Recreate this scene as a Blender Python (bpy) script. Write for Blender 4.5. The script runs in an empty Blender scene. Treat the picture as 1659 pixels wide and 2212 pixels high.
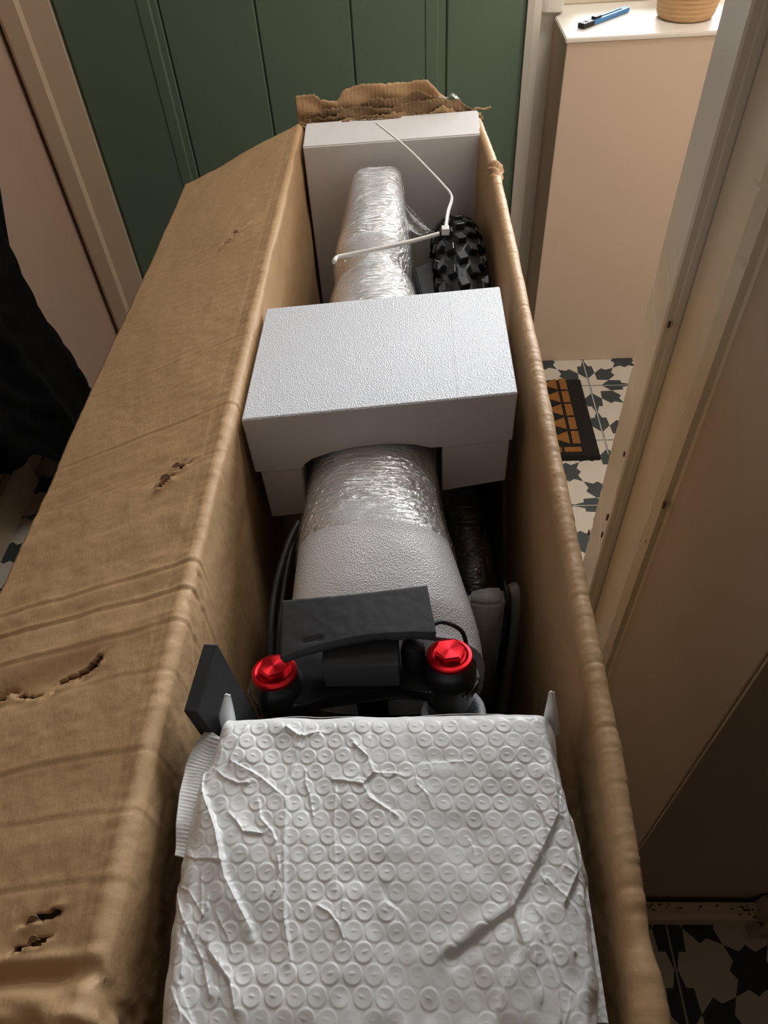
import bpy, bmesh, math, random
import numpy as np
from mathutils import Vector, Matrix
rnd = random.Random(7)
SC = bpy.context.scene
COL = SC.collection
# ------------------------------------------------------------------ camera
F_PX, PITCH, ROLL, YAW, CAM_Z = 1552.0, math.radians(48.08), math.radians(-4.36), math.radians(-4.2), 1.32
cy, sy, cp, sp = math.cos(YAW), math.sin(YAW), math.cos(PITCH), math.sin(PITCH)
fwd = Vector((sy*cp, cy*cp, -sp)); rt = Vector((cy, -sy, 0)); up = rt.cross(fwd)
c_, s_ = math.cos(ROLL), math.sin(ROLL)
R_, U_ = c_*rt + s_*up, -s_*rt + c_*up
cd = bpy.data.cameras.new('camera'); cam = bpy.data.objects.new('camera', cd); COL.objects.link(cam)
cam.matrix_world = Matrix(((R_.x, U_.x, -fwd.x, 0), (R_.y, U_.y, -fwd.y, 0), (R_.z, U_.z, -fwd.z, CAM_Z), (0, 0, 0, 1)))
cd.sensor_fit = 'HORIZONTAL'; cd.sensor_width = 36; cd.lens = 36*F_PX/1659; cd.clip_start = 0.01
SC.camera = cam
# ------------------------------------------------------------------ world, lights, exposure
w = bpy.data.worlds.new('world'); SC.world = w; w.use_nodes = True
w.node_tree.nodes['Background'].inputs[0].default_value = (.92, .96, 1.0, 1)
w.node_tree.nodes['Background'].inputs[1].default_value = 1.6

def area(name, loc, target, sx, sy_, power, color):
    l = bpy.data.lights.new(name, 'AREA'); l.shape = 'RECTANGLE'; l.size = sx; l.size_y = sy_
    l.energy = power; l.color = color
    o = bpy.data.objects.new(name, l); COL.objects.link(o); o.location = loc
    o.rotation_euler = (Vector(target)-Vector(loc)).to_track_quat('-Z', 'Y').to_euler()
    return o
area('window_daylight', (0.88, 2.35, 1.55), (0.05, 0.7, 0.85), 0.9, 1.2, 72, (0.95, 0.98, 1.0))
area('fanlight_daylight', (-0.10, 2.1, 2.28), (0.0, 0.7, 0.8), 0.6, 0.28, 14, (0.90, 0.96, 1.0))
area('hall_ceiling_light', (0.62, 1.22, 2.45), (0.40, 1.15, 0.6), 0.45, 0.45, 13, (1.0, 0.95, 0.89))
SC.view_settings.view_transform = 'Standard'; SC.view_settings.look = 'None'
SC.view_settings.exposure = 0.0; SC.view_settings.gamma = 1.0; SC.view_settings.use_curve_mapping = False

# ------------------------------------------------------------------ pixel -> point on a real plane
def ray(px, py):
    return R_*((px-829.5)/F_PX) + U_*(-(py-1106)/F_PX) + fwd
def atz(px, py, z):
    d = ray(px, py); t = (z-CAM_Z)/d.z; return Vector((d.x*t, d.y*t, z))
def aty(px, py, y):
    d = ray(px, py); t = y/d.y; return Vector((d.x*t, y, CAM_Z+d.z*t))

# ------------------------------------------------------------------ helpers
def link(name, me, mats, parent=None, smooth=False):
    o = bpy.data.objects.new(name, me); COL.objects.link(o)
    if not isinstance(mats, (list, tuple)): mats = [mats]
    if not me.materials:
        for m in mats: me.materials.append(m)
    if smooth: me.shade_smooth()
    if parent: o.parent = parent
    return o
def from_bm(name, bm, mats, parent=None, smooth=False):
    bmesh.ops.recalc_face_normals(bm, faces=bm.faces)
    me = bpy.data.meshes.new(name); bm.to_mesh(me); bm.free()
    return link(name, me, mats, parent, smooth)
def thing(name, label, cat, loc=(0, 0, 0), group=None):
    o = bpy.data.objects.new(name, None); COL.objects.link(o); o.location = loc
    o.empty_display_size = .05
    o['label'] = label; o['category'] = cat
    if group: o['group'] = group
    bpy.context.view_layer.update()
    return o
def tag(o, label, cat, group=None):
    o['label'] = label; o['category'] = cat
    if group: o['group'] = group
    return o
def struct(o): o['kind'] = 'structure'; return o
def adopt(o, parent):
    o.parent = parent; o.matrix_parent_inverse = Matrix.Translation(-Vector(parent.location)); return o
def add_box(bm, a, b, bevel=0.0, seg=2, M=None):
    vs = [bm.verts.new((x, y, z)) for x in (a[0], b[0]) for y in (a[1], b[1]) for z in (a[2], b[2])]
    fs = [(0, 1, 3, 2), (4, 6, 7, 5), (0, 4, 5, 1), (2, 3, 7, 6), (0, 2, 6, 4), (1, 5, 7, 3)]
    F = [bm.faces.new([vs[i] for i in f]) for f in fs]
    if bevel:
        es = list({e for f in F for e in f.edges})
        r = bmesh.ops.bevel(bm, geom=es, offset=bevel, segments=seg, affect='EDGES', profile=.6)
        vs = list({v for f in r['faces'] for v in f.verts} | {v for v in vs if v.is_valid})
    if M is not None:
        for v in vs: v.co = M @ v.co
    return vs
def box(name, a, b, mat, parent=None, bevel=0.0, seg=2, M=None):
    bm = bmesh.new(); add_box(bm, a, b, bevel, seg, M); o = from_bm(name, bm, mat)
    if parent: adopt(o, parent)
    return o
def add_prism(bm, pts, axis, lo, hi):
    """extrude a 2D outline along an axis ('x','y','z')"""
    def mk(p, h):
        return {'x': (h, p[0], p[1]), 'y': (p[0], h, p[1]), 'z': (p[0], p[1], h)}[axis]
    A = [bm.verts.new(mk(p, lo)) for p in pts]; B = [bm.verts.new(mk(p, hi)) for p in pts]
    n = len(pts)
    bm.faces.new(A); bm.faces.new(B[::-1])
    for i in range(n): bm.faces.new((A[i], B[i], B[(i+1) % n], A[(i+1) % n]))
def prism(name, pts, axis, lo, hi, mat, parent=None, bevel=0.0, seg=2, tri=True):
    bm = bmesh.new(); add_prism(bm, pts, axis, lo, hi)
    bmesh.ops.recalc_face_normals(bm, faces=bm.faces)
    if bevel: bmesh.ops.bevel(bm, geom=[e for e in bm.edges if e.calc_face_angle(0) > .5], offset=bevel, segments=seg, affect='EDGES')
    if tri: bmesh.ops.triangulate(bm, faces=[f for f in bm.faces if len(f.verts) > 4])
    o = from_bm(name, bm, mat)
    if parent: adopt(o, parent)
    return o
def catmull(P, n):
    P = [Vector(p) for p in P]; out = []
    for i in range(len(P)-1):
        p0 = P[max(i-1, 0)]; p1 = P[i]; p2 = P[i+1]; p3 = P[min(i+2, len(P)-1)]
        for k in range(n):
            t = k/n
            out.append(.5*((2*p1)+(p2-p0)*t+(2*p0-5*p1+4*p2-p3)*t*t+(3*p1-p0-3*p2+p3)*t**3))
    out.append(P[-1]); return out
def add_tube(bm, P, r, seg=12, flat=1.0, upv=(0, 0, 1), taper=None):
    """flat: ratio of height to width (strap sections)"""
    P = [Vector(p) for p in P]; rings = []
    n = len(P); prev = None
    for i, p in enumerate(P):
        t = (P[min(i+1, n-1)]-P[max(i-1, 0)]).normalized()
        a = t.cross(Vector(upv)) if prev is None else prev - t*prev.dot(t)
        if a.length < 1e-5: a = t.cross(Vector((1, 0, 0)))
        a.normalize(); prev = a; b = a.cross(t)
        rr = r*(taper(i/(n-1)) if taper else 1)
        rings.append([bm.verts.new(p+a*math.cos(2*math.pi*k/seg)*rr+b*math.sin(2*math.pi*k/seg)*rr*flat) for k in range(seg)])
    for A, B in zip(rings, rings[1:]):
        for k in range(seg): bm.faces.new((A[k], A[(k+1) % seg], B[(k+1) % seg], B[k]))
    bm.faces.new(rings[0][::-1]); bm.faces.new(rings[-1])
def tube(name, P, r, mat, parent=None, seg=12, flat=1.0, upv=(0, 0, 1), taper=None):
    bm = bmesh.new(); add_tube(bm, P, r, seg, flat, upv, taper); o = from_bm(name, bm, mat, smooth=True)
    if parent: adopt(o, parent)
    return o
def add_lathe(bm, prof, seg=32, M=Matrix()):
    rings = []
    for r, z in prof:
        rings.append([bm.verts.new(M @ Vector((r*math.cos(2*math.pi*k/seg), r*math.sin(2*math.pi*k/seg), z))) for k in range(seg)])
    for A, B in zip(rings, rings[1:]):
        for k in range(seg): bm.faces.new((A[k], A[(k+1) % seg], B[(k+1) % seg], B[k]))
    bm.faces.new(rings[0][::-1]); bm.faces.new(rings[-1])
def lathe(name, prof, mat, parent=None, seg=32, M=Matrix(), smooth=True):
    bm = bmesh.new(); add_lathe(bm, prof, seg, M); o = from_bm(name, bm, mat, smooth=False)
    if smooth:
        o.data.shade_smooth()
        o.data.set_sharp_from_angle(angle=math.radians(40))
    if parent: adopt(o, parent)
    return o
def grid_mesh(name, X, Y, Z, mats, parent=None, mask=None, smooth=True, thick=0.0, matidx=None):
    """X,Y,Z: 2D arrays. mask: bool per quad to keep. thick: solidify offset"""
    n, m = X.shape
    co = np.stack([X, Y, Z], -1).reshape(-1, 3).astype(np.float32)
    i, j = np.meshgrid(np.arange(n-1), np.arange(m-1), indexing='ij')
    q = np.stack([i*m+j, (i+1)*m+j, (i+1)*m+j+1, i*m+j+1], -1).reshape(-1, 4)
    if mask is not None: q = q[mask.reshape(-1)]
    me = bpy.data.meshes.new(name)
    me.vertices.add(len(co)); me.vertices.foreach_set('co', co.reshape(-1))
    me.loops.add(q.size); me.loops.foreach_set('vertex_index', q.reshape(-1).astype(np.int32))
    me.polygons.add(len(q)); me.polygons.foreach_set('loop_start', (np.arange(len(q))*4).astype(np.int32))
    me.update(calc_edges=True); me.validate()
    o = link(name, me, mats, None, smooth)
    if thick:
        md = o.modifiers.new('solid', 'SOLIDIFY'); md.thickness = thick; md.offset = -1
    if parent: adopt(o, parent)
    return o
def hashnoise(x, y, seed=0):
    """smooth value noise on arrays"""
    xi = np.floor(x).astype(np.int64); yi = np.floor(y).astype(np.int64); xf = x-xi; yf = y-yi
    def h(a, b):
        v = (a*374761393 + b*668265263 + seed*974711) & 0xffffffff
        v = ((v ^ (v >> 13))*1274126177) & 0xffffffff
        return ((v ^ (v >> 16)) & 0xffff)/65535.0
    u = xf*xf*(3-2*xf); v = yf*yf*(3-2*yf)
    return (h(xi, yi)*(1-u)+h(xi+1, yi)*u)*(1-v)+(h(xi, yi+1)*(1-u)+h(xi+1, yi+1)*u)*v-.5
def seg_dist(X, Y, a, b):
    ax, ay = a; bx, by = b; dx, dy = bx-ax, by-ay; L = dx*dx+dy*dy
    t = np.clip(((X-ax)*dx+(Y-ay)*dy)/L, 0, 1)
    s = ((X-ax)*dy-(Y-ay)*dx)/math.sqrt(L)
    return np.hypot(X-ax-t*dx, Y-ay-t*dy), s, t
def poly_dist(X, Y, P):
    D = np.full(X.shape, 9.0); S = np.zeros(X.shape)
    for a, b in zip(P, P[1:]):
        d, s, _ = seg_dist(X, Y, a, b); k = d < D; D = np.where(k, d, D); S = np.where(k, s, S)
    return D, S

# ------------------------------------------------------------------ materials
def mat(name, color, rough=.6, metal=0.0, spec=.5, noise=None, bump=None, coat=0, sheen=0, coords='Object', sss=0, aniso=None):
    """noise=(scale, amount) colour variation; bump=[(scale, strength, dist, (sx,sy,sz), kind)]"""
    m = bpy.data.materials.new(name); m.use_nodes = True; nt = m.node_tree; N = nt.nodes; L = nt.links
    b = N['Principled BSDF']
    b.inputs['Base Color'].default_value = (*color, 1); b.inputs['Roughness'].default_value = rough
    b.inputs['Metallic'].default_value = metal; b.inputs['Specular IOR Level'].default_value = spec
    b.inputs['Coat Weight'].default_value = coat; b.inputs['Coat Roughness'].default_value = .15
    b.inputs['Sheen Weight'].default_value = sheen
    if sss:
        b.inputs['Subsurface Weight'].default_value = sss; b.inputs['Subsurface Radius'].default_value = (.01, .01, .01)
        b.inputs['Subsurface Scale'].default_value = .6
    tc = N.new('ShaderNodeTexCoord')
    if noise:
        sc, am = noise
        nz = N.new('ShaderNodeTexNoise'); nz.inputs['Scale'].default_value = sc; nz.inputs['Detail'].default_value = 6
        L.new(tc.outputs[coords], nz.inputs['Vector'])
        mx = N.new('ShaderNodeMix'); mx.data_type = 'RGBA'
        mx.inputs[6].default_value = (*[c*(1-am) for c in color], 1); mx.inputs[7].default_value = (*[min(1, c*(1+am)) for c in color], 1)
        L.new(nz.outputs['Fac'], mx.inputs[0]); L.new(mx.outputs[2], b.inputs['Base Color'])
    prev = None
    for bp in (bump or []):
        sc, st, di, sxyz, kind = bp
        mp = N.new('ShaderNodeMapping'); mp.inputs['Scale'].default_value = sxyz; L.new(tc.outputs[coords], mp.inputs[0])
        if kind == 'noise':
            t = N.new('ShaderNodeTexNoise'); t.inputs['Scale'].default_value = sc; t.inputs['Detail'].default_value = 5; o = t.outputs['Fac']
        elif kind == 'voronoi':
            t = N.new('ShaderNodeTexVoronoi'); t.inputs['Scale'].default_value = sc; o = t.outputs['Distance']
        else:
            t = N.new('ShaderNodeTexWave'); t.inputs['Scale'].default_value = sc; t.inputs['Distortion'].default_value = 1.5; o = t.outputs['Fac']
            t.bands_direction = kind
        L.new(mp.outputs[0], t.inputs['Vector'])
        bn = N.new('ShaderNodeBump'); bn.inputs['Strength'].default_value = st; bn.inputs['Distance'].default_value = di
        L.new(o, bn.inputs['Height'])
        if prev: L.new(prev, bn.inputs['Normal'])
        prev = bn.outputs[0]
    if prev: L.new(prev, b.inputs['Normal'])
    return m
U1 = (1, 1, 1)
M_card = mat('cardboard', (.50, .322, .172), .56, spec=.38, noise=(9, .10), bump=[(90, .5, .0016, (1, 1, 1), 'noise'), (330, .5, .0008, (1, .35, .35), 'noise')])
M_card_in = mat('cardboard_inside', (.40, .27, .145), .7, spec=.2, noise=(12, .14), bump=[(60, .45, .002, (1, 2.5, .7), 'noise'), (400, .3, .0005, (1, 1, .2), 'noise')])
M_card_raw = mat('torn_cardboard_core', (.26, .175, .10), .9, spec=.1, noise=(60, .35), bump=[(250, .6, .002, (1, 1, 1), 'noise')])  # raw torn core, darkened to carry the shade between torn layers
M_foam = mat('white_foam', (.69, .725, .79), .36, spec=.7, bump=[(620, .7, .0011, (1, 1, 1), 'voronoi'), (900, .3, .0006, (1, 1, 1), 'noise')], sss=.15)
M_foam_cut = mat('white_foam_cut_face', (.70, .70, .715), .75, spec=.2, noise=(40, .05), bump=[(55, .15, .0008, (.15, 1, 2.5), 'noise')], sss=.15)
M_wrap = mat('foam_wrap', (.70, .71, .75), .33, spec=.6, bump=[(620, .6, .0009, (1, 1, 1), 'voronoi'), (14, .25, .006, (1, 1, 1), 'noise')])
M_blackfoam = mat('black_foam', (.030, .031, .034), .75, spec=.35, noise=(50, .3), bump=[(500, .25, .0004, (1, 1, 1), 'noise')])
M_blackmetal = mat('black_metal', (.008, .008, .009), .28, spec=.5, coat=.2)
M_blackmatte = mat('matte_black_metal', (.012, .012, .013), .5, spec=.4)
M_rubber = mat('tire_rubber', (.012, .012, .013), .38, spec=.6, bump=[(200, .15, .0005, U1, 'noise')])
M_white_pl = mat('white_nylon', (.80, .80, .78), .35, spec=.5)
M_padgrey = mat('grey_foam_pad', (.42, .41, .40), .7, bump=[(300, .3, .0008, U1, 'voronoi')])
M_dark = mat('dark_grey_wrap', (.05, .05, .052), .5, bump=[(40, .5, .004, U1, 'noise')])
M_mailer = mat('white_bubble_film', (.78, .79, .79), .38, spec=.45, bump=[(160, .12, .0008, U1, 'noise')], sss=.1)
M_paper = mat('white_kitchen_paper', (.80, .80, .79), .8, bump=[(260, .7, .0012, U1, 'voronoi')])
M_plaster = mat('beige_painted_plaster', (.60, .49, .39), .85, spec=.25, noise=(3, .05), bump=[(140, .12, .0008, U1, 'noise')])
M_wall_l = mat('pinkish_painted_plaster', (.50, .37, .29), .85, spec=.25, noise=(3, .06), bump=[(140, .12, .0008, U1, 'noise')])
M_cream = mat('cream_gloss_paint', (.66, .60, .47), .35, spec=.45, noise=(9, .05), bump=[(35, .2, .0015, (1, 1, .15), 'noise')])
M_white_paint = mat('white_gloss_paint', (.74, .72, .66), .4, spec=.45, noise=(5, .04), bump=[(60, .1, .0008, (1, 1, .3), 'noise')])
M_trim = mat('cream_satin_trim', (.60, .50, .37), .45, spec=.4, noise=(5, .05))
M_green = mat('sage_green_door_paint', (.118, .180, .132), .42, spec=.45, noise=(4, .08), bump=[(40, .12, .0008, (3, 3, .4), 'noise')])
M_darkgap = mat('dark_gap', (.02, .018, .015), .9)
M_chip = mat('bare_wood_chip', (.10, .065, .035), .8, noise=(80, .3))
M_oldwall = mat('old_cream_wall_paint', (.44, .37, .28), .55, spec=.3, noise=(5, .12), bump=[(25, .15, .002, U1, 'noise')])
M_tilew = mat('ivory_tile_glaze', (.56, .53, .46), .45, spec=.4, noise=(30, .06))
M_tiled = mat('slate_tile_glaze', (.040, .052, .056), .45, spec=.4, noise=(30, .2))
M_grout = mat('pale_grey_grout', (.42, .43, .41), .9, noise=(90, .1))
M_coat = mat('black_quilted_cloth', (.006, .006, .007), .85, spec=.1, noise=(6, .6), bump=[(25, .5, .01, U1, 'noise'), (700, .3, .0005, U1, 'noise')])
M_straw = mat('woven_tan_rope', (.52, .33, .17), .8, noise=(60, .15))
M_coir = mat('black_coir', (.006, .0055, .005), .95, noise=(90, .6), bump=[(300, 1, .004, U1, 'noise')])
M_coir_o = mat('orange_coir', (.25, .105, .022), .95, noise=(120, .4), bump=[(300, 1, .003, U1, 'noise')])
M_blue = mat('blue_plastic', (.05, .22, .50), .35, spec=.5)
M_steel = mat('steel', (.6, .6, .6), .3, metal=1.0)

def red_mat():
    m = bpy.data.materials.new('red_anodised_aluminium'); m.use_nodes = True; N = m.node_tree.nodes; L = m.node_tree.links
    b = N['Principled BSDF']; b.inputs['Base Color'].default_value = (.52, .008, .016, 1); b.inputs['Metallic'].default_value = .85
    b.inputs['Roughness'].default_value = .30
    b.inputs['Anisotropic'].default_value = .85
    t = N.new('ShaderNodeTangent'); t.direction_type = 'RADIAL'; t.axis = 'Z'
    L.new(t.outputs[0], b.inputs['Tangent'])
    return m
M_red = red_mat()
def film_mat():
    m = bpy.data.materials.new('clear_stretch_film'); m.use_nodes = True; N = m.node_tree.nodes; L = m.node_tree.links
    N.remove(N['Principled BSDF']); out = N['Material Output']
    tr = N.new('ShaderNodeBsdfTransparent'); tr.inputs[0].default_value = (.97, .98, .98, 1)
    gl = N.new('ShaderNodeBsdfGlossy'); gl.inputs['Roughness'].default_value = .12; gl.inputs[0].default_value = (1, 1, 1, 1)
    lw = N.new('ShaderNodeLayerWeight'); lw.inputs[0].default_value = .35
    ma = N.new('ShaderNodeMath'); ma.operation = 'MULTIPLY_ADD'; ma.inputs[1].default_value = .45; ma.inputs[2].default_value = .10
    mx = N.new('ShaderNodeMixShader'); L.new(lw.outputs['Fresnel'], ma.inputs[0]); L.new(ma.outputs[0], mx.inputs[0])
    L.new(tr.outputs[0], mx.inputs[1]); L.new(gl.outputs[0], mx.inputs[2]); L.new(mx.outputs[0], out.inputs[0])
    tc = N.new('ShaderNodeTexCoord'); mp = N.new('ShaderNodeMapping'); mp.inputs['Scale'].default_value = (14, 90, 90)
    mp.inputs['Rotation'].default_value = (0, 0, .12)
    L.new(tc.outputs['Object'], mp.inputs[0])
    nz = N.new('ShaderNodeTexNoise'); nz.inputs['Scale'].default_value = 2.2; nz.inputs['Detail'].default_value = 4; nz.inputs['Distortion'].default_value = .6
    L.new(mp.outputs[0], nz.inputs['Vector'])
    bp = N.new('ShaderNodeBump'); bp.inputs['Strength'].default_value = 1; bp.inputs['Distance'].default_value = .006
    L.new(nz.outputs['Fac'], bp.inputs['Height']); L.new(bp.outputs[0], gl.inputs['Normal'])
    return m
M_film = film_mat()
def glass_mat():
    m = bpy.data.materials.new('window_glass'); m.use_nodes = True; N = m.node_tree.nodes; L = m.node_tree.links
    N.remove(N['Principled BSDF']); out = N['Material Output']
    tr = N.new('ShaderNodeBsdfTransparent'); gl = N.new('ShaderNodeBsdfGlossy'); gl.inputs['Roughness'].default_value = .02
    fr = N.new('ShaderNodeFresnel'); fr.inputs[0].default_value = 1.45; mx = N.new('ShaderNodeMixShader')
    L.new(fr.outputs[0], mx.inputs[0]); L.new(tr.outputs[0], mx.inputs[1]); L.new(gl.outputs[0], mx.inputs[2]); L.new(mx.outputs[0], out.inputs[0])
    return m
M_glass = glass_mat()

# ================================================================== SETTING
DY = 1.93          # door face
# ---- floor of patterned tiles
floor = struct(box('floor', (-1.3, -1.7, -.03), (1.6, 2.3, -.0009), M_grout))
def tile_mesh():
    h = .1134; bm = bmesh.new()
    add_box(bm, (-h, -h, -.0009), (h, h, 0), .0004, 1)
    for f in bm.faces: f.material_index = 1
    A = [(-.115, 0), (-.105, .024), (-.094, .024), (-.091, .057), (-.069, .0355), (-.057, .043), (-.0345, .0345), (-.025, .0125),
         (-.034, 0), (-.025, -.0125), (-.0345, -.0345), (-.057, -.043), (-.069, -.0355), (-.091, -.057), (-.094, -.024), (-.105, -.024)]
    C = [(0, 0), (.035, 0), (.058, -.024), (.026, -.026), (.024, -.058), (0, -.035)]
    for k in range(4):
        c, s = round(math.cos(k*math.pi/2)), round(math.sin(k*math.pi/2))
        for P in (A, [(-.115+x, .115+y) for x, y in C]):
            vs = [bm.verts.new((max(-h+.001, min(h-.001, c*x-s*y)), max(-h+.001, min(h-.001, s*x+c*y)), .0002)) for x, y in P]
            f = bm.faces.new(vs)
            if f.normal.z < 0 or f.calc_area() < 0: pass
            f.normal_update()
            if f.normal.z < 0: f.normal_flip()
    me = bpy.data.meshes.new('tile'); bmesh.ops.triangulate(bm, faces=[f for f in bm.faces if len(f.verts) > 4]); bm.to_mesh(me); bm.free()
    me.materials.append(M_tilew); me.materials.append(M_tiled); return me
TM = tile_mesh()
def tiles(x0, x1, y0, y1, ox, oy):
    i0 = math.floor((x0-ox)/.23); i1 = math.ceil((x1-ox)/.23); j0 = math.floor((y0-oy)/.23); j1 = math.ceil((y1-oy)/.23)
    for i in range(i0, i1+1):
        for j in range(j0, j1+1):
            x, y = ox+i*.23, oy+j*.23
            if not (x0-.01 < x < x1 and y0-.01 < y < y1): continue
            o = bpy.data.objects.new('tile', TM); COL.objects.link(o); o.parent = floor
            o.location = (x, y, rnd.uniform(-.0004, .0004)); o.rotation_euler.z = rnd.choice((0, 1, 2, 3))*math.pi/2
tiles(.15, 1.3, -.45, .30, .496, .22)
tiles(-1.1, .15, -.45, .30, .036, .22)
tiles(.26, 1.45, .75, 2.0, .38, 1.535)
tiles(-1.1, .26, .33, 2.0, .38, 1.535)

# ---- green ledged door and its wall
door = struct(thing('door_1', '', 'x', (0, DY, 0))); del door['label'], door['category']
gx = [-.805, -.566, -.3475, -.132, .0857, .262]
for a, b in zip(gx, gx[1:]):
    pts = [(a+.0045, DY), (a+.0012, DY+.004), (a+.001, DY+.04), (b-.001, DY+.04), (b-.0012, DY+.004), (b-.0045, DY)]
    prism('door_board', [(x, y) for x, y in pts], 'z', .012, 2.02, M_green, door)
box('door_backing', (-.812, DY+.008, .012), (.272, DY+.036, 2.02), M_green, door)
for gxx in (gx[1], gx[4]):     # the wider beads beside two of the joints
    prism('door_bead', [(gxx-.05, DY+.001), (gxx-.046, DY-.003), (gxx-.022, DY-.003), (gxx-.016, DY+.001)], 'z', .012, 2.02, M_green, door)
box('weather_bar', (-.80, DY-.02, .014), (.258, DY+.001, .07), M_green, door, .004)
WY = 1.96
def wallpart(name, a, b, m=M_plaster): return struct(box(name, a, b, m))
wb = struct(thing('wall_back', '', 'x', (0, WY, 0))); del wb['label'], wb['category']
box('wall_panel', (-1.05, WY, 0), (-.83, 2.14, 2.5), M_wall_l, wb)
box('wall_panel', (.275, WY, 0), (.352, 2.14, 2.5), M_white_paint, wb)
box('wall_panel', (.352, WY, 0), (1.5, 2.14, .83), M_plaster, wb)
box('wall_panel', (-.83, WY, 2.46), (1.5, 2.14, 2.6), M_plaster, wb)
box('wall_panel', (.352, WY, 2.05), (1.5, 2.14, 2.46), M_plaster, wb)
box('wall_panel', (1.3, WY, .83), (1.5, 2.14, 2.05), M_plaster, wb)
box('door_lintel', (-.83, WY-.03, 2.03), (.275, 2.10, 2.10), M_cream, wb)
# architraves of the green door
tr = struct(thing('trim_1', '', 'x', (-.87, DY, 0))); del tr['label'], tr['category']
prism('architrave_moulding', [(-.935, DY+.03), (-.935, DY-.012), (-.925, DY-.02), (-.883, DY-.02), (-.876, DY-.008), (-.812, DY-.004), (-.808, DY+.03)], 'z', 0, 2.1, M_trim, tr)
tr2 = struct(thing('trim_2', '', 'x', (.29, DY, 0))); del tr2['label'], tr2['category']
prism('architrave_moulding', [(.268, DY+.03), (.268, DY-.004), (.283, DY-.008), (.300, DY-.004), (.304, DY+.03)], 'z', 0, 2.1, M_white_paint, tr2)
box('wall_panel', (-1.05, WY, 2.6), (1.5, 2.14, 2.62), M_plaster, wb)
struct(box('ceiling', (-1.12, -1.6, 2.6), (1.6, 2.2, 2.7), M_white_paint))
struct(box('wall_rear', (-1.12, -1.7, -.03), (1.6, -1.6, 2.6), M_wall_l))
struct(box('wall_far_right', (1.5, -1.6, -.03), (1.6, 2.2, 2.6), M_wall_l))
struct(box('wall_left_return', (-1.05, 1.56, 0), (-.946, 1.99, 2.6), M_wall_l, None, .006))
# boxed wall below the window with the white sill on it
struct(box('wall_window', (.336, 1.772, 0), (1.5, WY+.005, .826), M_plaster, None, .003))
struct(prism('trim_3', [(.332, 1.768), (.332, 1.93), (.352, 1.965), (.352, 2.16), (1.5, 2.16), (1.5, 1.768)], 'z', .8265, .836, M_white_paint, None, .002))
# window: casing, frame, pane
win = struct(thing('window_1', '', 'x', (.8, 2.1, .83))); del win['label'], win['category']
prism('window_casing', [(.302, WY+.002), (.302, WY-.016), (.312, WY-.024), (.346, WY-.024), (.352, WY-.012), (.352, WY+.002)], 'z', .842, 2.08, M_white_paint, win, .002)
box('window_frame', (.352, 2.02, .836), (1.3, 2.08, .89), M_cream, win, .004)
box('window_frame', (.352, 2.02, 2.0), (1.3, 2.08, 2.05), M_cream, win, .004)
box('window_frame', (.352, 2.02, .89), (.40, 2.08, 2.0), M_cream, win, .004)
box('window_frame', (1.25, 2.02, .89), (1.3, 2.08, 2.0), M_cream, win, .004)
box('glazing_bar', (.81, 2.035, .89), (.835, 2.07, 2.0), M_cream, win, .003)
box('pane', (.40, 2.05, .89), (.81, 2.054, 2.0), M_glass, win)
box('pane', (.835, 2.05, .89), (1.25, 2.054, 2.0), M_glass, win)
win2 = struct(thing('window_2', '', 'x', (-.28, 2.1, 2.1))); del win2['label'], win2['category']
box('window_frame', (-.83, 2.02, 2.10), (.275, 2.08, 2.14), M_cream, win2, .004)
box('window_frame', (-.83, 2.02, 2.42), (.275, 2.08, 2.46), M_cream, win2, .004)
box('pane', (-.83, 2.04, 2.14), (.275, 2.044, 2.42), M_glass, win2)
# ---- left wall with skirting
struct(box('wall_left', (-1.12, -1.6, 0), (-1.03, 2.1, 2.6), M_wall_l))
struct(prism('baseboard_left', [(-1.03, 0), (-1.008, 0), (-1.008, .078), (-1.014, .092), (-1.024, .098), (-1.03, .098)], 'y', -.5, 1.32, M_trim))
# ---- right wall block with door lining and architrave; near face carries a skirting
wr = struct(thing('wall_right', '', 'x', (.3, .5, 0))); del wr['label'], wr['category']
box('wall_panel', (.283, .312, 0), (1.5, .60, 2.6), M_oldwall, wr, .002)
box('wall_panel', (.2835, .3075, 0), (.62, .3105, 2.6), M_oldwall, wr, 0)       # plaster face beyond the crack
box('wall_panel', (.33, .60, 0), (1.5, .80, 2.6), M_plaster, wr)
fr = struct(thing('trim_4', '', 'x', (.28, .65, 0))); del fr['label'], fr['category']
# door lining: profile in plan
def chipped(name, prof, m, parent, amp_idx, seed):
    """vertical moulding with chipped arrises (a ring of plan points per height, some rings nicked)"""
    bm = bmesh.new(); r = random.Random(seed); rings = []; n = 420; off = [0.0]*len(prof)
    for k in range(n):
        z = 2.1*k/(n-1); pts = []
        for i, (x, y) in enumerate(prof):
            if i in amp_idx:
                if r.random() < .04: off[i] = r.choice((0, .0008, .0012, .0022))
                elif r.random() < .3: off[i] = 0
                d = off[i]+r.uniform(0, .0002)
                x += d*.5; y += -d if i == amp_idx[0] else d*.2
            pts.append(bm.verts.new((x, y, z)))
        rings.append(pts)
    m_ = len(prof)
    for A, B in zip(rings, rings[1:]):
        for i in range(m_): bm.faces.new((A[i], A[(i+1) % m_], B[(i+1) % m_], B[i]))
    bm.faces.new(rings[0]); bm.faces.new(rings[-1])
    o = from_bm(name, bm, m); adopt(o, parent); return o
chipped('door_lining', [(.3005, .823), (.2705, .683), (.2725, .680), (.2795, .6795), (.280, .6775), (.2865, .6765), (.34, .6765), (.34, .823)], M_white_paint, fr, [0, 1], 3)
chipped('architrave', [(.2875, .6745), (.2815, .602), (.2755, .596), (.2735, .575), (.2765, .556), (.2825, .553), (.2835, .5405), (.2865, .540), (.31, .540), (.31, .6745)], M_cream, fr, [3, 4], 5)
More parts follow.
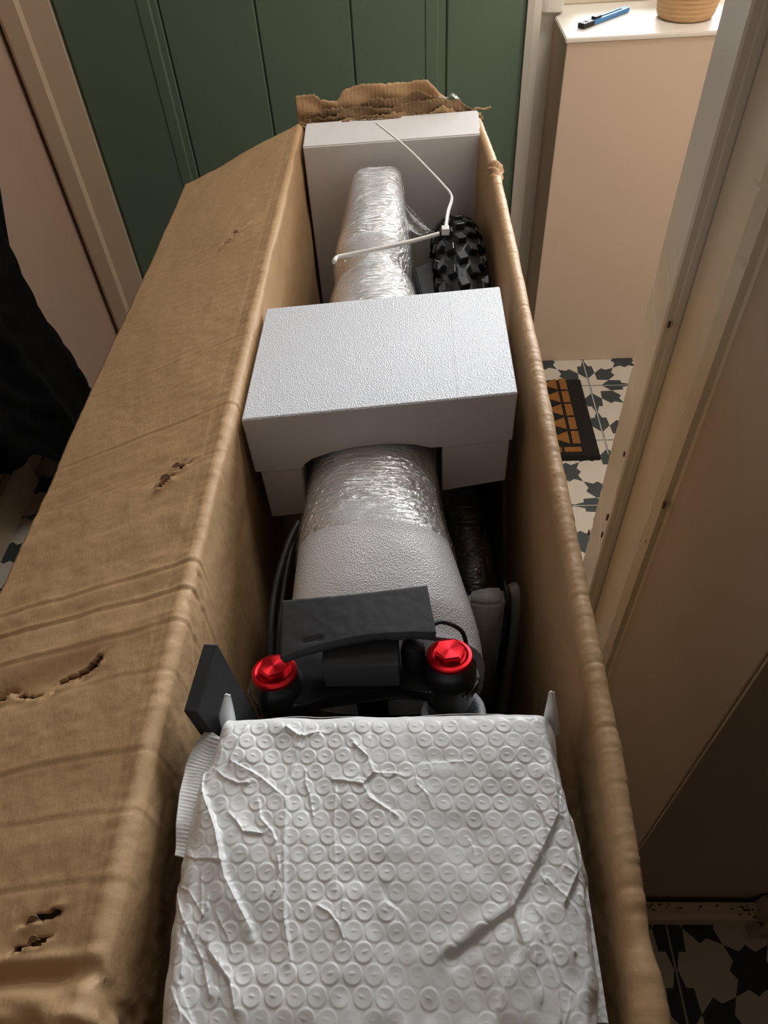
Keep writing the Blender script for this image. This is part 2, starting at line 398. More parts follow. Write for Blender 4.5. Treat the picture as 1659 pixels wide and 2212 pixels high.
for (px, py, s) in ((1444, 786, 1.0), (1508, 782, 2.2), (1436, 1090, 1.6), (1397, 1168, 1.1), (1313, 1118, 1.6), (1302, 1155, 1.4), (1273, 1150, 1.8), (1350, 980, 1.2), (1316, 985, 1.0), (1447, 700, 1.2)):
    azm = ray(px, py); yy = .29/(azm.x/azm.y) if False else None
    k = azm.x/azm.y
    # chips sit where the ray meets the face of the lining or of the architrave
    if k < .398: t = (.2705-.683*.2143)/(k-.2143) if abs(k-.2143) > 1e-6 else .7; P = Vector((k*t, t, 0))
    elif k < .43: t = .679; P = Vector((k*t, t, 0))
    else: t = .277/k; P = Vector((.277, t, 0))
    P.z = CAM_Z + azm.z*P.y/azm.y
    bm = bmesh.new()
    for q in range(1):
        pts = [(rnd.uniform(.5, 1)*math.cos(a)*.0022*s, rnd.uniform(.6, 1.2)*math.sin(a)*.0045*s) for a in [i*math.pi/4 for i in range(8)]]
        add_prism(bm, pts, 'x', -.0012, .0008)
    o = from_bm('paint_chip', bm, M_chip); o.location = P - Vector((.0006, 0, 0)); adopt(o, fr) if False else setattr(o, 'parent', fr)
    o.matrix_parent_inverse = Matrix.Translation(-Vector(fr.location))
# skirting under the near face
struct(prism('baseboard_right', [(.299, 0), (.285, 0), (.279, .012), (.279, .045), (.286, .05), (.288, .062), (.299, .066)], 'x', .286, .512, M_trim, None, .001))
bm = bmesh.new(); add_box(bm, (.505, .262, 0), (.62, .304, .09), .008, 3)
for v in bm.verts: v.co += Vector((rnd.uniform(-1, 1), rnd.uniform(-1, 1), rnd.uniform(-1, 1)))*.0025
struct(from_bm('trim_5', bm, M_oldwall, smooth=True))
bm = bmesh.new()     # crumbs of dirt and flaked plaster lying in the corner
for k in range(60):
    c = Vector((.505+rnd.gauss(0, .012), .277+rnd.gauss(0, .007), .068+rnd.uniform(0, .002))) if k < 20 else Vector((.29+rnd.random()*.21, .2895+rnd.uniform(-.002, .006), .0655))
    s = rnd.uniform(.0003, .0012)
    add_box(bm, (c.x-s*2.2, c.y-s, c.z-s*.6), (c.x+s*2.2, c.y+s, c.z+s*.6))
o = from_bm('plaster_crumbs', bm, M_chip); o['kind'] = 'stuff'; tag(o, 'dark crumbs of flaked plaster along the top of the skirting', 'debris')

# ================================================================== CARDBOARD BOX
XL, XR, RZ = -.186, .116, .85        # inner faces, rim height
BX = thing('bicycle_box', 'long open brown cardboard box with creased left flap folded out', 'box', (-.03, .65, 0.0))
fl_y0, fl_y1 = -.12, 1.325
crease_y = [1.255, .985, .947, .70, .575, .505, .369, .341, .309, .268, .206, .165, .122]
crease_a = [.0008, .0016, .0008, .0008, .0016, .0006, .002, .0026, .0016, .0010, .0014, .0008, .0010]
# left flap + rounded fold + left inner wall as one continuous sheet : s across (0 = outer edge), y along
ny = 760; ys = np.linspace(fl_y0, fl_y1, ny)
# cross section path
path = []
sl = math.atan2(.095, .222)
for t in np.linspace(0, 1, 84): path.append((-.4175+t*(.2175), .755+t*.093, 0))
path += [(-.1985, .8488, 0), (-.1955, .8505, 0), (-.192, .8505, 0), (-.1885, .8492, 0), (-.1865, .847, 1), (-.186, .843, 1)]
for z in list(np.linspace(.836, .72, 30))+list(np.linspace(.70, .02, 22)): path.append((-.186, z, 1))
path = np.array(path); ns = len(path)
S, Yg = np.meshgrid(np.arange(ns), ys, indexing='ij')
Xg = path[S, 0].copy(); Zg = path[S, 1].copy(); wallm = path[S, 2]
PX = path[:, 0]; arc = np.concatenate([[0], np.cumsum(np.hypot(np.diff(path[:, 0]), np.diff(path[:, 1])))])
A = arc[S]; A0 = arc[84]                        # arc length, fold position
nrm_x = np.where(wallm > .5, 1.0, -math.sin(sl)); nrm_z = np.where(wallm > .5, 0.0, math.cos(sl))
dfold = A-A0
H = np.zeros_like(Xg)
H += .0030*hashnoise(A*14+3, Yg*9, 1)+.0016*hashnoise(A*40, Yg*26, 2)+.0007*hashnoise(A*95, Yg*150, 3)
H += np.where(wallm < .5, .0018*hashnoise(A*6, Yg*60, 8)*(Yg < .55), 0)
for cyy, ca in zip(crease_y, crease_a):
    bend = cyy+.05*np.clip(-dfold, 0, 1)*(.6)+.004*hashnoise(A*20, Yg*0+cyy*50, 5)
    d = (Yg-bend)/.0017
    H += (-ca*.55*np.exp(-d*d)+ca*.35*np.exp(-((d-1.8)/1.2)**2))*(.55+.9*(.5+hashnoise(A*18, Yg*0+cyy*31, 6)))*np.where(wallm > .5, np.exp(-np.clip(dfold, 0, 1)/.05), 1)
# creases beside the fold (score lines) and cross wrinkles on it
H += -.0007*np.exp(-((dfold+.0115)/.0018)**2)
fw = np.exp(-(dfold/.012)**2)
H += .0008*fw*hashnoise(A*80, Yg*300, 11)+.0009*fw*hashnoise(A*20, Yg*90, 12)
H += .004*np.exp(-(dfold/.03)**2)*hashnoise(A*10, Yg*12, 13)
# long diagonal crease on the inner wall and a soft buckle
for (a, b, am) in (((.36, .018), (.27, .115), .0022), ((.33, .012), (.29, .06), .0016)):
    d, s_2, _ = seg_dist(Yg, dfold, a, b); H += np.where(wallm > .5, -am*np.exp(-(d/.003)**2)+am*.4*np.exp(-((d-.004)/.004)**2), 0)
# crushed near end
cr = np.clip((.085-Yg)/.05, 0, 1); cr = cr*cr*(3-2*cr)
ridge_ = lambda y0, w_, a_: a_*np.exp(-(((Yg-.03*np.clip(-dfold-.02, 0, 1)*0-y0)/w_)**2))
H += np.where(wallm < .5, ridge_(.083, .0035, .003)-ridge_(.074, .005, .006)+ridge_(.062, .006, .004)-ridge_(.047, .006, .006), 0)*np.clip(1.2-np.exp(-(dfold/.02)**2)*.7, .3, 1)
H += cr*.016*hashnoise(A*22+7, Yg*40, 21)+cr*.011*hashnoise(A*55+Yg*30, Yg*130, 22)
# tears in the flap: (x, y) polylines -> open slots with lifted lips
tears = [([(-.268, .982), (-.254, .993), (-.242, 1.003)], .0024), ([(-.275, .968), (-.262, .975), (-.250, .980)], .0020),
         ([(-.256, .490), (-.245, .498), (-.234, .505)], .0021), ([(-.238, .497), (-.229, .499)], .0021), ([(-.252, .481), (-.243, .486)], .0024),
         ([(-.262, .297), (-.275, .290), (-.300, .285)], .0009), ([(-.266, .285), (-.262, .288)], .0016), ([(-.30, .275), (-.285, .280), (-.270, .284)], .0012),
         ([(-.345, .283), (-.33, .277), (-.315, .274)], .0012), ([(-.37, .279), (-.352, .283)], .0030),
         ([(-.250, .1035), (-.244, .1055), (-.236, .106)], .0013), ([(-.228, .1085), (-.235, .107)], .0012),
         ([(-.252, .0885), (-.2455, .090)], .0013), ([(-.240, .0915), (-.232, .093)], .0017)]
hole = np.zeros(Xg.shape, bool)
for P, wdt in tears:
    D, Sg = poly_dist(Xg, Yg, P)
    D = np.where(wallm > .5, 9, D)
    jag = wdt*(1+1.2*hashnoise(Xg*500, Yg*500, 31))
    hole |= D < jag
    H += .0028*np.exp(-((D-wdt)/.004)**2)*np.sign(Sg)*(wdt/.0015)*.8+.0012*np.exp(-(D/.008)**2)*hashnoise(Xg*250, Yg*250, 33)
# dent around the long tear
d, _, _ = seg_dist(Xg, Yg, (-.36, .285), (-.275, .29)); H += np.where(wallm < .5, -.006*np.exp(-(d/.014)**2), 0)
# edge wobble of the outer edge
edge = np.exp(-(A/.02)**2)
Xg = Xg+nrm_x*H; Zg = Zg+nrm_z*H+edge*.001*hashnoise(A*0, Yg*18, 41)
keep = ~(hole[:-1, :-1] | hole[1:, :-1] | hole[:-1, 1:] | hole[1:, 1:])
# left wall leans and bows gently
grid_mesh('left_flap_and_wall', Xg, Yg, Zg, M_card, BX, mask=keep, thick=.005)['label'] = 'creased and torn left flap folding down outside'
# outer left wall (under the flap)
box('outer_wall', (-.199, -.12, .01), (-.193, 1.33, .835), M_card, BX)
prism('tear_shade_sheet', [(-.405, .7485), (-.205, .834), (-.203, .831), (-.403, .7455)], 'y', -.11, 1.30, M_card_raw, BX)  # added dark sheet below the flap, makes the tears look shaded inside
# lips: shreds of torn liner
for (x, y, a, l) in ((-.236, .500, .3, .010), (-.247, .4895, .5, .011), (-.243, .104, .2, .008), (-.238, .0925, .3, .007), (-.366, .287, .1, .018), (-.256, .990, .3, .008)):
    z = .755+(x+.4175)*.4276+.0015
    bm = bmesh.new(); n = 7; top = []; bot = []
    for k in range(n):
        t = k/(n-1)-.5; q = Vector((x+math.cos(a)*t*l, y+math.sin(a)*t*l, z+rnd.uniform(0, .001)))
        hgt = (1-4*t*t)*.004+.0006*rnd.random()
        bot.append(bm.verts.new(q)); top.append(bm.verts.new(q+Vector((-.001, .6*hgt, .8*hgt))))
    for k in range(n-1): bm.faces.new((bot[k], bot[k+1], top[k+1], top[k]))
    o = from_bm('torn_lip', bm, M_card_raw); md = o.modifiers.new('s', 'SOLIDIFY'); md.thickness = .0006; adopt(o, BX)

# right wall, rounded rim and flap hanging outside
path = [(XR+(.0 if z > .3 else 0), z) for z in list(np.linspace(.02, .70, 22))+list(np.linspace(.715, .838, 34))]
path += [(XR+.0008, .8435), (XR+.0022, .847), (XR+.0045, .8495), (XR+.0075, .8505), (XR+.0105, .850), (XR+.0135, .8485), (XR+.0155, .8455), (XR+.0168, .841), (XR+.0175, .835)]
nr_i = len(path)
path += [(XR+.0178, z) for z in np.linspace(.83, .66, 40)]
path = np.array(path); ns = len(path)
S, Yg = np.meshgrid(np.arange(ns), ys, indexing='ij')
dx_ = np.gradient(path[:, 0]); dz_ = np.gradient(path[:, 1]); ln = np.hypot(dx_, dz_); nx = -dz_/ln; nz = dx_/ln
arc = np.concatenate([[0], np.cumsum(np.hypot(np.diff(path[:, 0]), np.diff(path[:, 1])))]); A = arc[S]; A0 = arc[60]
dfold = A-A0; near = np.exp(-(dfold/.012)**2)
H = .0016*hashnoise(A*30, Yg*24, 51)+.0007*hashnoise(A*90, Yg*130, 52)+near*(.0006*hashnoise(A*110, Yg*330, 53)+.0004*hashnoise(A*25, Yg*100, 54))
H += near*.0007*hashnoise(A*40, Yg*420, 57)
for cyy in (1.13, 1.06, .98, .74, .63, .41, .33, .27, .22, .12): H += -.0009*np.exp(-((Yg-cyy-.2*dfold*.3)/.0014)**2)*np.exp(-(dfold/.02)**2)
H += np.exp(-((Yg-1.115)/.02)**2)*np.exp(-(dfold/.02)**2)*(.006*np.sin(Yg*330+A*500)+.004)
nearend = np.clip((.11-Yg)/.05, 0, 1)
H += nearend*.008*hashnoise(A*25, Yg*40, 61)*np.exp(-(dfold/.06)**2)
bow = -.010*np.exp(-((Yg-1.33)/.12)**2)-.012*np.clip((.2-Yg)/.3, 0, 1)+.003*np.sin((Yg-.1)*2.6)
Xg = path[S, 0]+nx[S]*-H*-1+bow; Zg = path[S, 1]+nz[S]*H-.004*np.clip((Yg-1.3)/.03, 0, 1)
grid_mesh('right_wall', Xg, Yg, Zg, M_card, BX, thick=.004)
# bottom and the two ends
box('bottom_panel', (-.196, -.12, .004), (.133, 1.35, .012), M_card_in, BX)
box('near_end_panel', (-.19, -.125, .012), (.118, -.119, .80), M_card_in, BX)
box('far_end_panel', (-.19, 1.343, .012), (.122, 1.349, .846), M_card_in, BX)
# torn remains of the far end flap
def torn_strip(name, xa, xb, y0, prof, jit, mt, z0=.84, lean=0.0, seed=0, waves=0.0, thick=.0012):
    r = random.Random(seed); n = 150; m = 14
    X = np.zeros((n, m)); Y_ = np.zeros((n, m)); Z = np.zeros((n, m)); jj = 0
    for i in range(n):
        t = i/(n-1); x = xa+(xb-xa)*t
        h = np.interp(t, [p[0] for p in prof], [p[1] for p in prof])
        jj = .6*jj+r.uniform(-1, 1)*jit; h = max(.002, h+jj)
        for k in range(m):
            q = k/(m-1)
            X[i, k] = x; Z[i, k] = z0+h*q*math.cos(lean)
            Y_[i, k] = y0+h*q*math.sin(lean)+waves*math.sin(x*900)*.5*1+.0015*math.sin(q*9+x*70)
    return grid_mesh(name, X, Y_, Z, mt, BX, thick=thick)
torn_strip('torn_end_flap', -.196, .125, 1.338, [(0, .050), (.10, .052), (.13, .044), (.22, .041), (.26, .056), (.38, .064), (.60, .062), (.70, .066), (.76, .048), (.82, .028), (1, .006)], .0010, M_card, .838, .10, 1, .0006)
torn_strip('torn_liner', -.196, .122, 1.331, [(0, .014), (.2, .024), (.33, .034), (.5, .030), (.6, .038), (.75, .044), (.86, .038), (.95, .022), (1, .008)], .0022, M_card_raw, .836, -.05, 2, .001)
torn_strip('torn_liner', -.185, .09, 1.334, [(0, .02), (.2, .034), (.3, .03), (.45, .044), (.6, .042), (.72, .052), (.85, .040), (1, .01)], .0024, M_card_raw, .838, .0, 9, .001)
torn_strip('torn_liner', -.190, .118, 1.326, [(0, .020), (.15, .012), (.3, .022), (.5, .026), (.68, .022), (.8, .034), (.93, .016), (1, .006)], .0020, M_card_in, .834, .02, 4, .001)
torn_strip('torn_liner', -.19, .10, 1.320, [(0, .010), (.1, .004), (.25, .010), (.4, .013), (.6, .016), (.62, .002), (1, .002)], .0016, M_card_raw, .842, -.1, 6, .0005)
tube('tape_scrap', catmull([(.030, 1.338, .872), (.048, 1.34, .878), (.062, 1.342, .874), (.072, 1.339, .880), (.085, 1.34, .868)], 6), .005, M_film, BX, 8, .3)
tube('torn_corner_shred', catmull([(.10, 1.325, .853), (.112, 1.33, .860), (.125, 1.335, .856), (.137, 1.338, .858)], 5), .004, M_card_raw, BX, 8, .35)

# ================================================================== FOAM BLOCKS
b1 = thing('white_foam_block', 'smooth white foam block filling the far end of the box', 'foam block', (-.03, 1.29, .35))
bm = bmesh.new()
add_prism(bm, [(-.181, .30), (-.181, .8405), (.1145, .8405), (.1145, .688), (.036, .688), (.036, .30)], 'y', 1.250, 1.325)
bmesh.ops.recalc_face_normals(bm, faces=bm.faces)
bmesh.ops.bevel(bm, geom=[e for e in bm.edges], offset=.0018, segments=2, affect='EDGES')
bmesh.ops.triangulate(bm, faces=[f for f in bm.faces if len(f.verts) > 4])
for v in bm.verts:
    if v.co.z > .8: v.co.z += (v.co.y-1.25)*.14+.008*(v.co.x+.181)/.3
adopt(from_bm('foam_slab', bm, M_foam_cut), b1)
b2 = thing('white_foam_block', 'textured white foam block with arched cut-out bridging the wrapped frame mid-box', 'foam block', (-.036, .66, .70))
# block frame: local u along front edge (rotated), v along depth
P0 = Vector((-.180, .558, 0)); ang = math.radians(6.2); LU, LV = .286, .205
uv = Vector((math.cos(ang), math.sin(ang), 0)); vv = Vector((-math.sin(ang)*.0+.0, 1, 0))
def blk(name, outline, v0, v1, m, bevel=.0015):
    bm = bmesh.new(); add_prism(bm, outline, 'y', v0, v1); bmesh.ops.recalc_face_normals(bm, faces=bm.faces)
    bmesh.ops.bevel(bm, geom=[e for e in bm.edges if e.calc_face_angle(0) > .9], offset=bevel, segments=1, affect='EDGES')
    bmesh.ops.triangulate(bm, faces=[f for f in bm.faces if len(f.verts) > 4])
    for f in bm.faces:
        f.material_index = 0 if f.normal.z > .5 else 1
    for v in bm.verts:
        p = P0+uv*v.co.x+vv*v.co.y; v.co = Vector((p.x, p.y, v.co.z))
    o = from_bm(name, bm, [M_foam, M_foam_cut])
    adopt(o, b2); return o
arch = [(.052, .764), (.056, .771), (.066, .778), (.085, .784), (.11, .788), (.14, .789), (.16, .787), (.178, .783), (.196, .776), (.2065, .7755)]
blk('foam_slab', [(0, .766), (0, .843), (.2222, .843), (.2225, .84265), (.2229, .84265), (.2232, .843), (LU, .843), (LU, .776), (.2225, .7755)]+arch[::-1], 0, LV, M_foam)
blk('foam_leg', [(.006, .690), (.006, .7655), (.0515, .7635), (.049, .70), (.047, .690)], .001, LV-.01, M_foam)
blk('foam_leg', [(.2085, .705), (.2085, .7752), (LU-.003, .7752), (LU-.003, .712)], .001, LV-.01, M_foam)

# ================================================================== WRAPPED FRAME (one bicycle frame in foam wrap)
wf = thing('wrapped_bicycle_frame', 'bicycle frame tube wrapped in grey-white foam sheet running down the box', 'bicycle frame', (-.05, .8, .6))
def loft(name, secs, m, parent, seg=64, seed=1, wr=.0, smooth=True, n_sub=10, capf=True, scale=1.0):
    """secs: (y, xl, xr, ztop, zbot, power)"""
    yy = np.array([s[0] for s in secs]); cols = [np.array([s[i] for s in secs]) for i in range(1, 6)]
    N_ = (len(secs)-1)*n_sub+1; Y0 = np.interp(np.arange(N_)/n_sub, np.arange(len(secs)), yy)
    V = []
    def smooth_interp(y, c):
        out = np.zeros_like(y)
        for i in range(len(y)):
            k = min(int(np.searchsorted(yy, y[i], side='right')-1), len(yy)-2); k = max(k, 0)
            t = (y[i]-yy[k])/(yy[k+1]-yy[k]); p = [c[max(k-1, 0)], c[k], c[k+1], c[min(k+2, len(c)-1)]]
            out[i] = .5*(2*p[1]+(p[2]-p[0])*t+(2*p[0]-5*p[1]+4*p[2]-p[3])*t*t+(3*p[1]-p[0]-3*p[2]+p[3])*t**3)
        return out
    c2 = [smooth_interp(Y0, c) for c in cols]
    th = np.linspace(0, 2*math.pi, seg+1)
    TH, I = np.meshgrid(th, np.arange(N_), indexing='ij')
    xl, xr, zt, zb, pw = [c[I] for c in c2]
    ct, st = np.cos(TH), np.sin(TH)
    ex = np.sign(ct)*np.abs(ct)**(2/pw); ez = np.sign(st)*np.abs(st)**(2/pw)
    cx, cz = (xl+xr)/2, (zt+zb)/2
    k = scale+wr*(hashnoise(ct*4+9, Y0[I]*22, seed)*.8+hashnoise(ct*3+2+Y0[I]*12, Y0[I]*60, seed+1)*.6)
    X = cx+ex*(xr-xl)/2*k; Z = cz+ez*(zt-zb)/2*k
    return grid_mesh(name, X, Y0[I], Z, m, parent, smooth=smooth)
main = [(.352, -.134, .060, .758, .60, 3.0), (.385, -.133, .056, .775, .60, 2.8), (.43, -.131, .044, .787, .62, 2.6), (.48, -.129, .031, .793, .64, 2.5),
        (.53, -.126, .023, .790, .65, 2.4), (.58, -.123, .020, .783, .66, 2.4), (.66, -.121, .018, .780, .66, 2.4), (.76, -.121, .018, .775, .66, 2.4), (.80, -.123, .017, .772, .66, 2.4)]
loft('foam_wrap', main, M_wrap, wf, wr=.010, seed=3, n_sub=14)
far = [(.80, -.128, .020, .775, .62, 2.3), (.90, -.128, .014, .785, .62, 2.3), (.965, -.122, .002, .785, .64, 2.3), (.99, -.107, -.010, .782, .66, 2.1), (1.02, -.122, -.003, .802, .66, 2.4), (1.08, -.115, -.006, .812, .68, 2.5),
       (1.14, -.108, -.011, .815, .70, 2.8), (1.20, -.103, -.016, .815, .73, 3.2), (1.225, -.101, -.017, .812, .75, 3.4)]
loft('foam_wrap', far, M_wrap, wf, wr=.035, seed=13, n_sub=16)
# cap of the far end of the roll
bm = bmesh.new(); vs = []
for k in range(48):
    a = 2*math.pi*k/48; ct, st = math.cos(a), math.sin(a)
    vs.append(bm.verts.new((-.059+math.copysign(abs(ct)**(2/3.4), ct)*.042, 1.2252, .781+math.copysign(abs(st)**(2/3.4), st)*.031)))
bm.faces.new(vs); adopt(from_bm('wrap_end', bm, M_wrap), wf)
bm = bmesh.new(); vs = []
for k in range(64):
    a = 2*math.pi*k/64; ct, st = math.cos(a), math.sin(a)
    vs.append(bm.verts.new((-.037+math.copysign(abs(ct)**(2/3), ct)*.0975, .3525, .679+math.copysign(abs(st)**(2/3), st)*.0795)))
bm.faces.new(vs); adopt(from_bm('wrap_end', bm, M_wrap), wf)
# film shells
loft('stretch_film', [(y, a-.001, b+.001, c+.0015, d, e) for (y, a, b, c, d, e) in far], M_film, wf, wr=.05, seed=23, n_sub=26, seg=110, scale=1.02)['label'] = 'clear stretch film wound round the wrap'
loft('stretch_film', [(.458, -.131, .038, .7935, .63, 2.5), (.49, -.130, .030, .796, .64, 2.5), (.53, -.127, .0245, .7925, .65, 2.4), (.58, -.124, .021, .786, .66, 2.4), (.66, -.122, .019, .782, .66, 2.4)], M_film, wf, wr=.022, seed=29, n_sub=40, seg=140, scale=1.012)['label'] = 'clear stretch film wound round the wrap'
# loose triangle of film sticking out right at the far part
X, Y_ = np.meshgrid(np.linspace(0, 1, 16), np.linspace(0, 1, 16), indexing='ij')
grid_mesh('film_corner', -.012+.045*X*(1-Y_*.9)+0*Y_, 1.01+.09*Y_+.02*X, .805-.012*X+.003*np.sin(X*9+Y_*7), M_film, wf)['label'] = 'loose corner of clear film'

# ================================================================== KNOBBLY TYRE
TC = Vector((.070, 1.01, .478)); TRr = .278; tw = .031
ty = thing('knobbly_tyre', 'fat black knobbly tyre standing behind the foam block', 'tyre', (TC.x, TC.y, .12))
bm = bmesh.new(); n = 96
rings = []
for k in range(n):
    a = 2*math.pi*k/n; c, s = math.cos(a), math.sin(a); ring = []
    for j in range(20):
        b = 2*math.pi*j/20; rr = TRr+math.sin(b)*.030; xx = math.cos(b)*tw
        ring.append(bm.verts.new((TC.x+xx, TC.y+c*rr, TC.z+s*rr)))
    rings.append(ring)
for i in range(n):
    A_, B_ = rings[i], rings[(i+1) % n]
    for j in range(20): bm.faces.new((A_[j], A_[(j+1) % 20], B_[(j+1) % 20], B_[j]))
adopt(from_bm('carcass', bm, M_rubber, smooth=True), ty)
kb = bmesh.new(); add_box(kb, (-.0068, -.0082, -.004), (.0068, .0082, .0085), .001, 1); km = bpy.data.meshes.new('tread_knob'); kb.to_mesh(km); kb.free(); km.materials.append(M_rubber)
cnt = 0
for k in range(38):
    a = math.radians(18+k*4.7)
    for j, b in enumerate((-52, 0, 52) if k % 2 else (-78, -26, 26, 78)):
        bb = math.radians(90+b); rr = TRr+math.sin(bb)*.031; xx = math.cos(bb)*tw*1.03
        o = bpy.data.objects.new('tread_knob', km); COL.objects.link(o)
        nrm = Vector((math.cos(bb), math.cos(a)*math.sin(bb), math.sin(a)*math.sin(bb))).normalized()
        tan = Vector((0, -math.sin(a), math.cos(a))); side = tan.cross(nrm).normalized()
        Mx = Matrix((side, tan, nrm)).transposed().to_4x4(); Mx.translation = Vector((TC.x+xx, TC.y+math.cos(a)*rr, TC.z+math.sin(a)*rr))
        if j % 2: Mx = Mx @ Matrix.Rotation(.35, 4, 'Z')
        o.parent = ty; o.matrix_parent_inverse = Matrix.Translation(-Vector(ty.location)); o.matrix_basis = Mx; cnt += 1
bm = bmesh.new()
for k in range(420):
    a = math.radians(rnd.uniform(35, 120)); bb = math.radians(90+rnd.uniform(-80, 80)); rr = TRr+math.sin(bb)*.036; xx = math.cos(bb)*tw*1.15
    p = Vector((TC.x+xx, TC.y+math.cos(a)*rr, TC.z+math.sin(a)*rr)); nn = Vector((math.cos(bb)+rnd.uniform(-.5, .5), math.cos(a)*math.sin(bb)+rnd.uniform(-.4, .4), math.sin(a)*math.sin(bb)))
    q = p+nn.normalized()*rnd.uniform(.004, .010); sd = Vector((.0004, 0, 0)); bm.faces.new([bm.verts.new(v) for v in (p-sd, p+sd, q)])
o = from_bm('rubber_hairs', bm, M_rubber); o['kind'] = 'stuff'; adopt(o, ty)
lathe('wheel_rim', [(.238, -.018), (.243, -.018), (.243, .018), (.238, .018)], M_blackmetal, ty, 64, Matrix.Translation(TC) @ Matrix.Rotation(math.pi/2, 4, 'Y'))
# axle, hub and spokes
lathe('hub', [(.002, -.05), (.03, -.045), (.03, -.02), (.02, -.015), (.02, .015), (.03, .02), (.03, .045), (.002, .05)], M_blackmetal, ty, 24, Matrix.Translation(TC) @ Matrix.Rotation(math.pi/2, 4, 'Y'))
# black foam pad left of tyre
tag(prism('black_foam_pad', [(.000, 1.00), (.027, 1.02), (.029, .93), (.017, .87)], 'z', .60, .755, M_blackfoam, None, .002), 'black foam spacer wedged between tyre and film-wrapped frame', 'foam pad')

# ================================================================== ZIP TIE
zt = thing('zip_tie', 'white nylon zip tie looped round wrapped frame and tyre with long curled tail', 'zip tie', (.05, 1.05, .80))
lp = catmull([aty(722, 566, .93), aty(728, 556, .945), aty(760, 549, .955), aty(820, 537, .965), aty(890, 521, .985), aty(948, 505, 1.0)], 8)
tube('strap', lp, .0042, M_white_pl, zt, 8, .7, (0, 1, 0))
hd = aty(962, 499, 1.003)
box('lock_head', (-.0055, -.006, -.004), (.0055, .006, .006), M_white_pl, None, .0012).matrix_world = Matrix.Translation(hd)
adopt(COL.objects[-1] if False else [o for o in COL.objects if o.name.startswith('lock_head')][0], zt)
tail = [aty(963, 493, 1.006), aty(968, 458, 1.05), aty(976, 425, 1.12), aty(958, 400, 1.15), aty(930, 370, 1.18), aty(880, 320, 1.215), aty(812, 265, 1.235)]
tube('tail', catmull(tail, 10), .0028, M_white_pl, zt, 8, .7, (0, 1, 0), taper=lambda t: 1.25-.5*t)

# ================================================================== FORK CROWN, CAPS
fk = thing('suspension_fork', 'black fork crown with two red anodised hexagonal top caps', 'bicycle fork', (-.053, .31, .60))
tilt = Matrix.Rotation(math.radians(-14), 4, 'X')
def capset(px, py, z, rot):
    c = atz(px, py, z); T = Matrix.Translation(c) @ tilt
    lathe('stanchion', [(.0195, -.24), (.0195, -.052), (.0215, -.050), (.0215, -.036), (.0225, -.034), (.0225, -.026), (.0235, -.024), (.0235, -.012), (.0215, -.008), (.0205, -.004), (.0195, -.001)], M_blackmetal, fk, 48, T)
    bm = bmesh.new(); add_lathe(bm, [(.0155, -.006), (.0195, -.005), (.0200, -.002), (.0200, .0008), (.0192, .0022), (.0165, .0028), (.0145, .0018), (.0140, .0022)], 48)
    o = from_bm('top_cap', bm, M_red); o.data.shade_smooth(); o.data.set_sharp_from_angle(angle=.6)
    adopt(o, fk); o.matrix_basis = T
    o['label'] = 'red anodised top cap'
    bm = bmesh.new(); pts = [(math.cos(rot+k*math.pi/3)*.0132, math.sin(rot+k*math.pi/3)*.0132) for k in range(6)]
    add_prism(bm, pts, 'z', .001, .0085); bmesh.ops.recalc_face_normals(bm, faces=bm.faces)
    bmesh.ops.bevel(bm, geom=[e for e in bm.edges if e.calc_face_angle(0) > .5 and abs((e.verts[0].co-e.verts[1].co).z) < 1e-5], offset=.0010, segments=2, affect='EDGES')
    h_ = from_bm('hexagon', bm, M_red); h_.parent = o
    # grub screw detail of the cap
    return c, o
cl, _ = capset(593, 1452, .770, .35); cr_, _ = capset(971, 1417, .775, .18)
mid = (cl+cr_)/2
bm = bmesh.new()
cpts = [(cl.x-.027, cl.y-.01), (cl.x-.02, cl.y+.024), (cl.x+.02, cl.y+.026), (cl.x+.04, cl.y+.036), (cr_.x-.04, cr_.y+.034), (cr_.x-.02, cr_.y+.026), (cr_.x+.02, cr_.y+.024), (cr_.x+.027, cr_.y-.01), (cr_.x+.014, cr_.y-.027),
        (cr_.x-.02, cr_.y-.024), (cr_.x-.045, cr_.y-.016), (cl.x+.045, cl.y-.016), (cl.x+.02, cl.y-.024), (cl.x-.014, cl.y-.027)]
add_prism(bm, cpts, 'z', .735, .755); bmesh.ops.bevel(bm, geom=list(bm.edges), offset=.003, segments=3, affect='EDGES')
adopt(from_bm('upper_crown', bm, M_blackmetal, smooth=False), fk)
lathe('steerer_tube', [(.016, .60), (.016, .77), (.019, .772), (.019, .785), (.012, .787)], M_blackmatte, fk, 32, Matrix.Translation((mid.x, mid.y+.03, -.03)))
lathe('stem_bolt', [(.004, .757), (.0042, .792), (.0022, .7922), (.002, .788)], M_red, fk, 16, Matrix.Translation((-.012, cr_.y+.018, 0)))['label'] = 'small red bolt'
lathe('cable_guide', [(.010, .72), (.011, .77), (.009, .783), (.004, .786)], M_blackmatte, fk, 20, Matrix.Translation((-.008, cr_.y+.008, 0)))
bm = bmesh.new(); add_prism(bm, [(x, y-.05) for x, y in cpts], 'z', .62, .66); bmesh.ops.bevel(bm, geom=list(bm.edges), offset=.004, segments=2, affect='EDGES')
adopt(from_bm('lower_crown', bm, M_blackmetal), fk)
tube('brake_hose', catmull([(cr_.x-.022, cr_.y+.02, .785), (cr_.x-.006, cr_.y+.030, .782), (cr_.x+.012, cr_.y+.028, .77), (cr_.x+.018, cr_.y+.026, .74)], 8), .002, M_blackmatte, fk, 10)
tube('handlebar', catmull([(-.15, .27, .68), (-.06, .262, .69), (.0, .262, .69), (.08, .27, .685)], 8), .014, M_blackmetal, fk, 20)
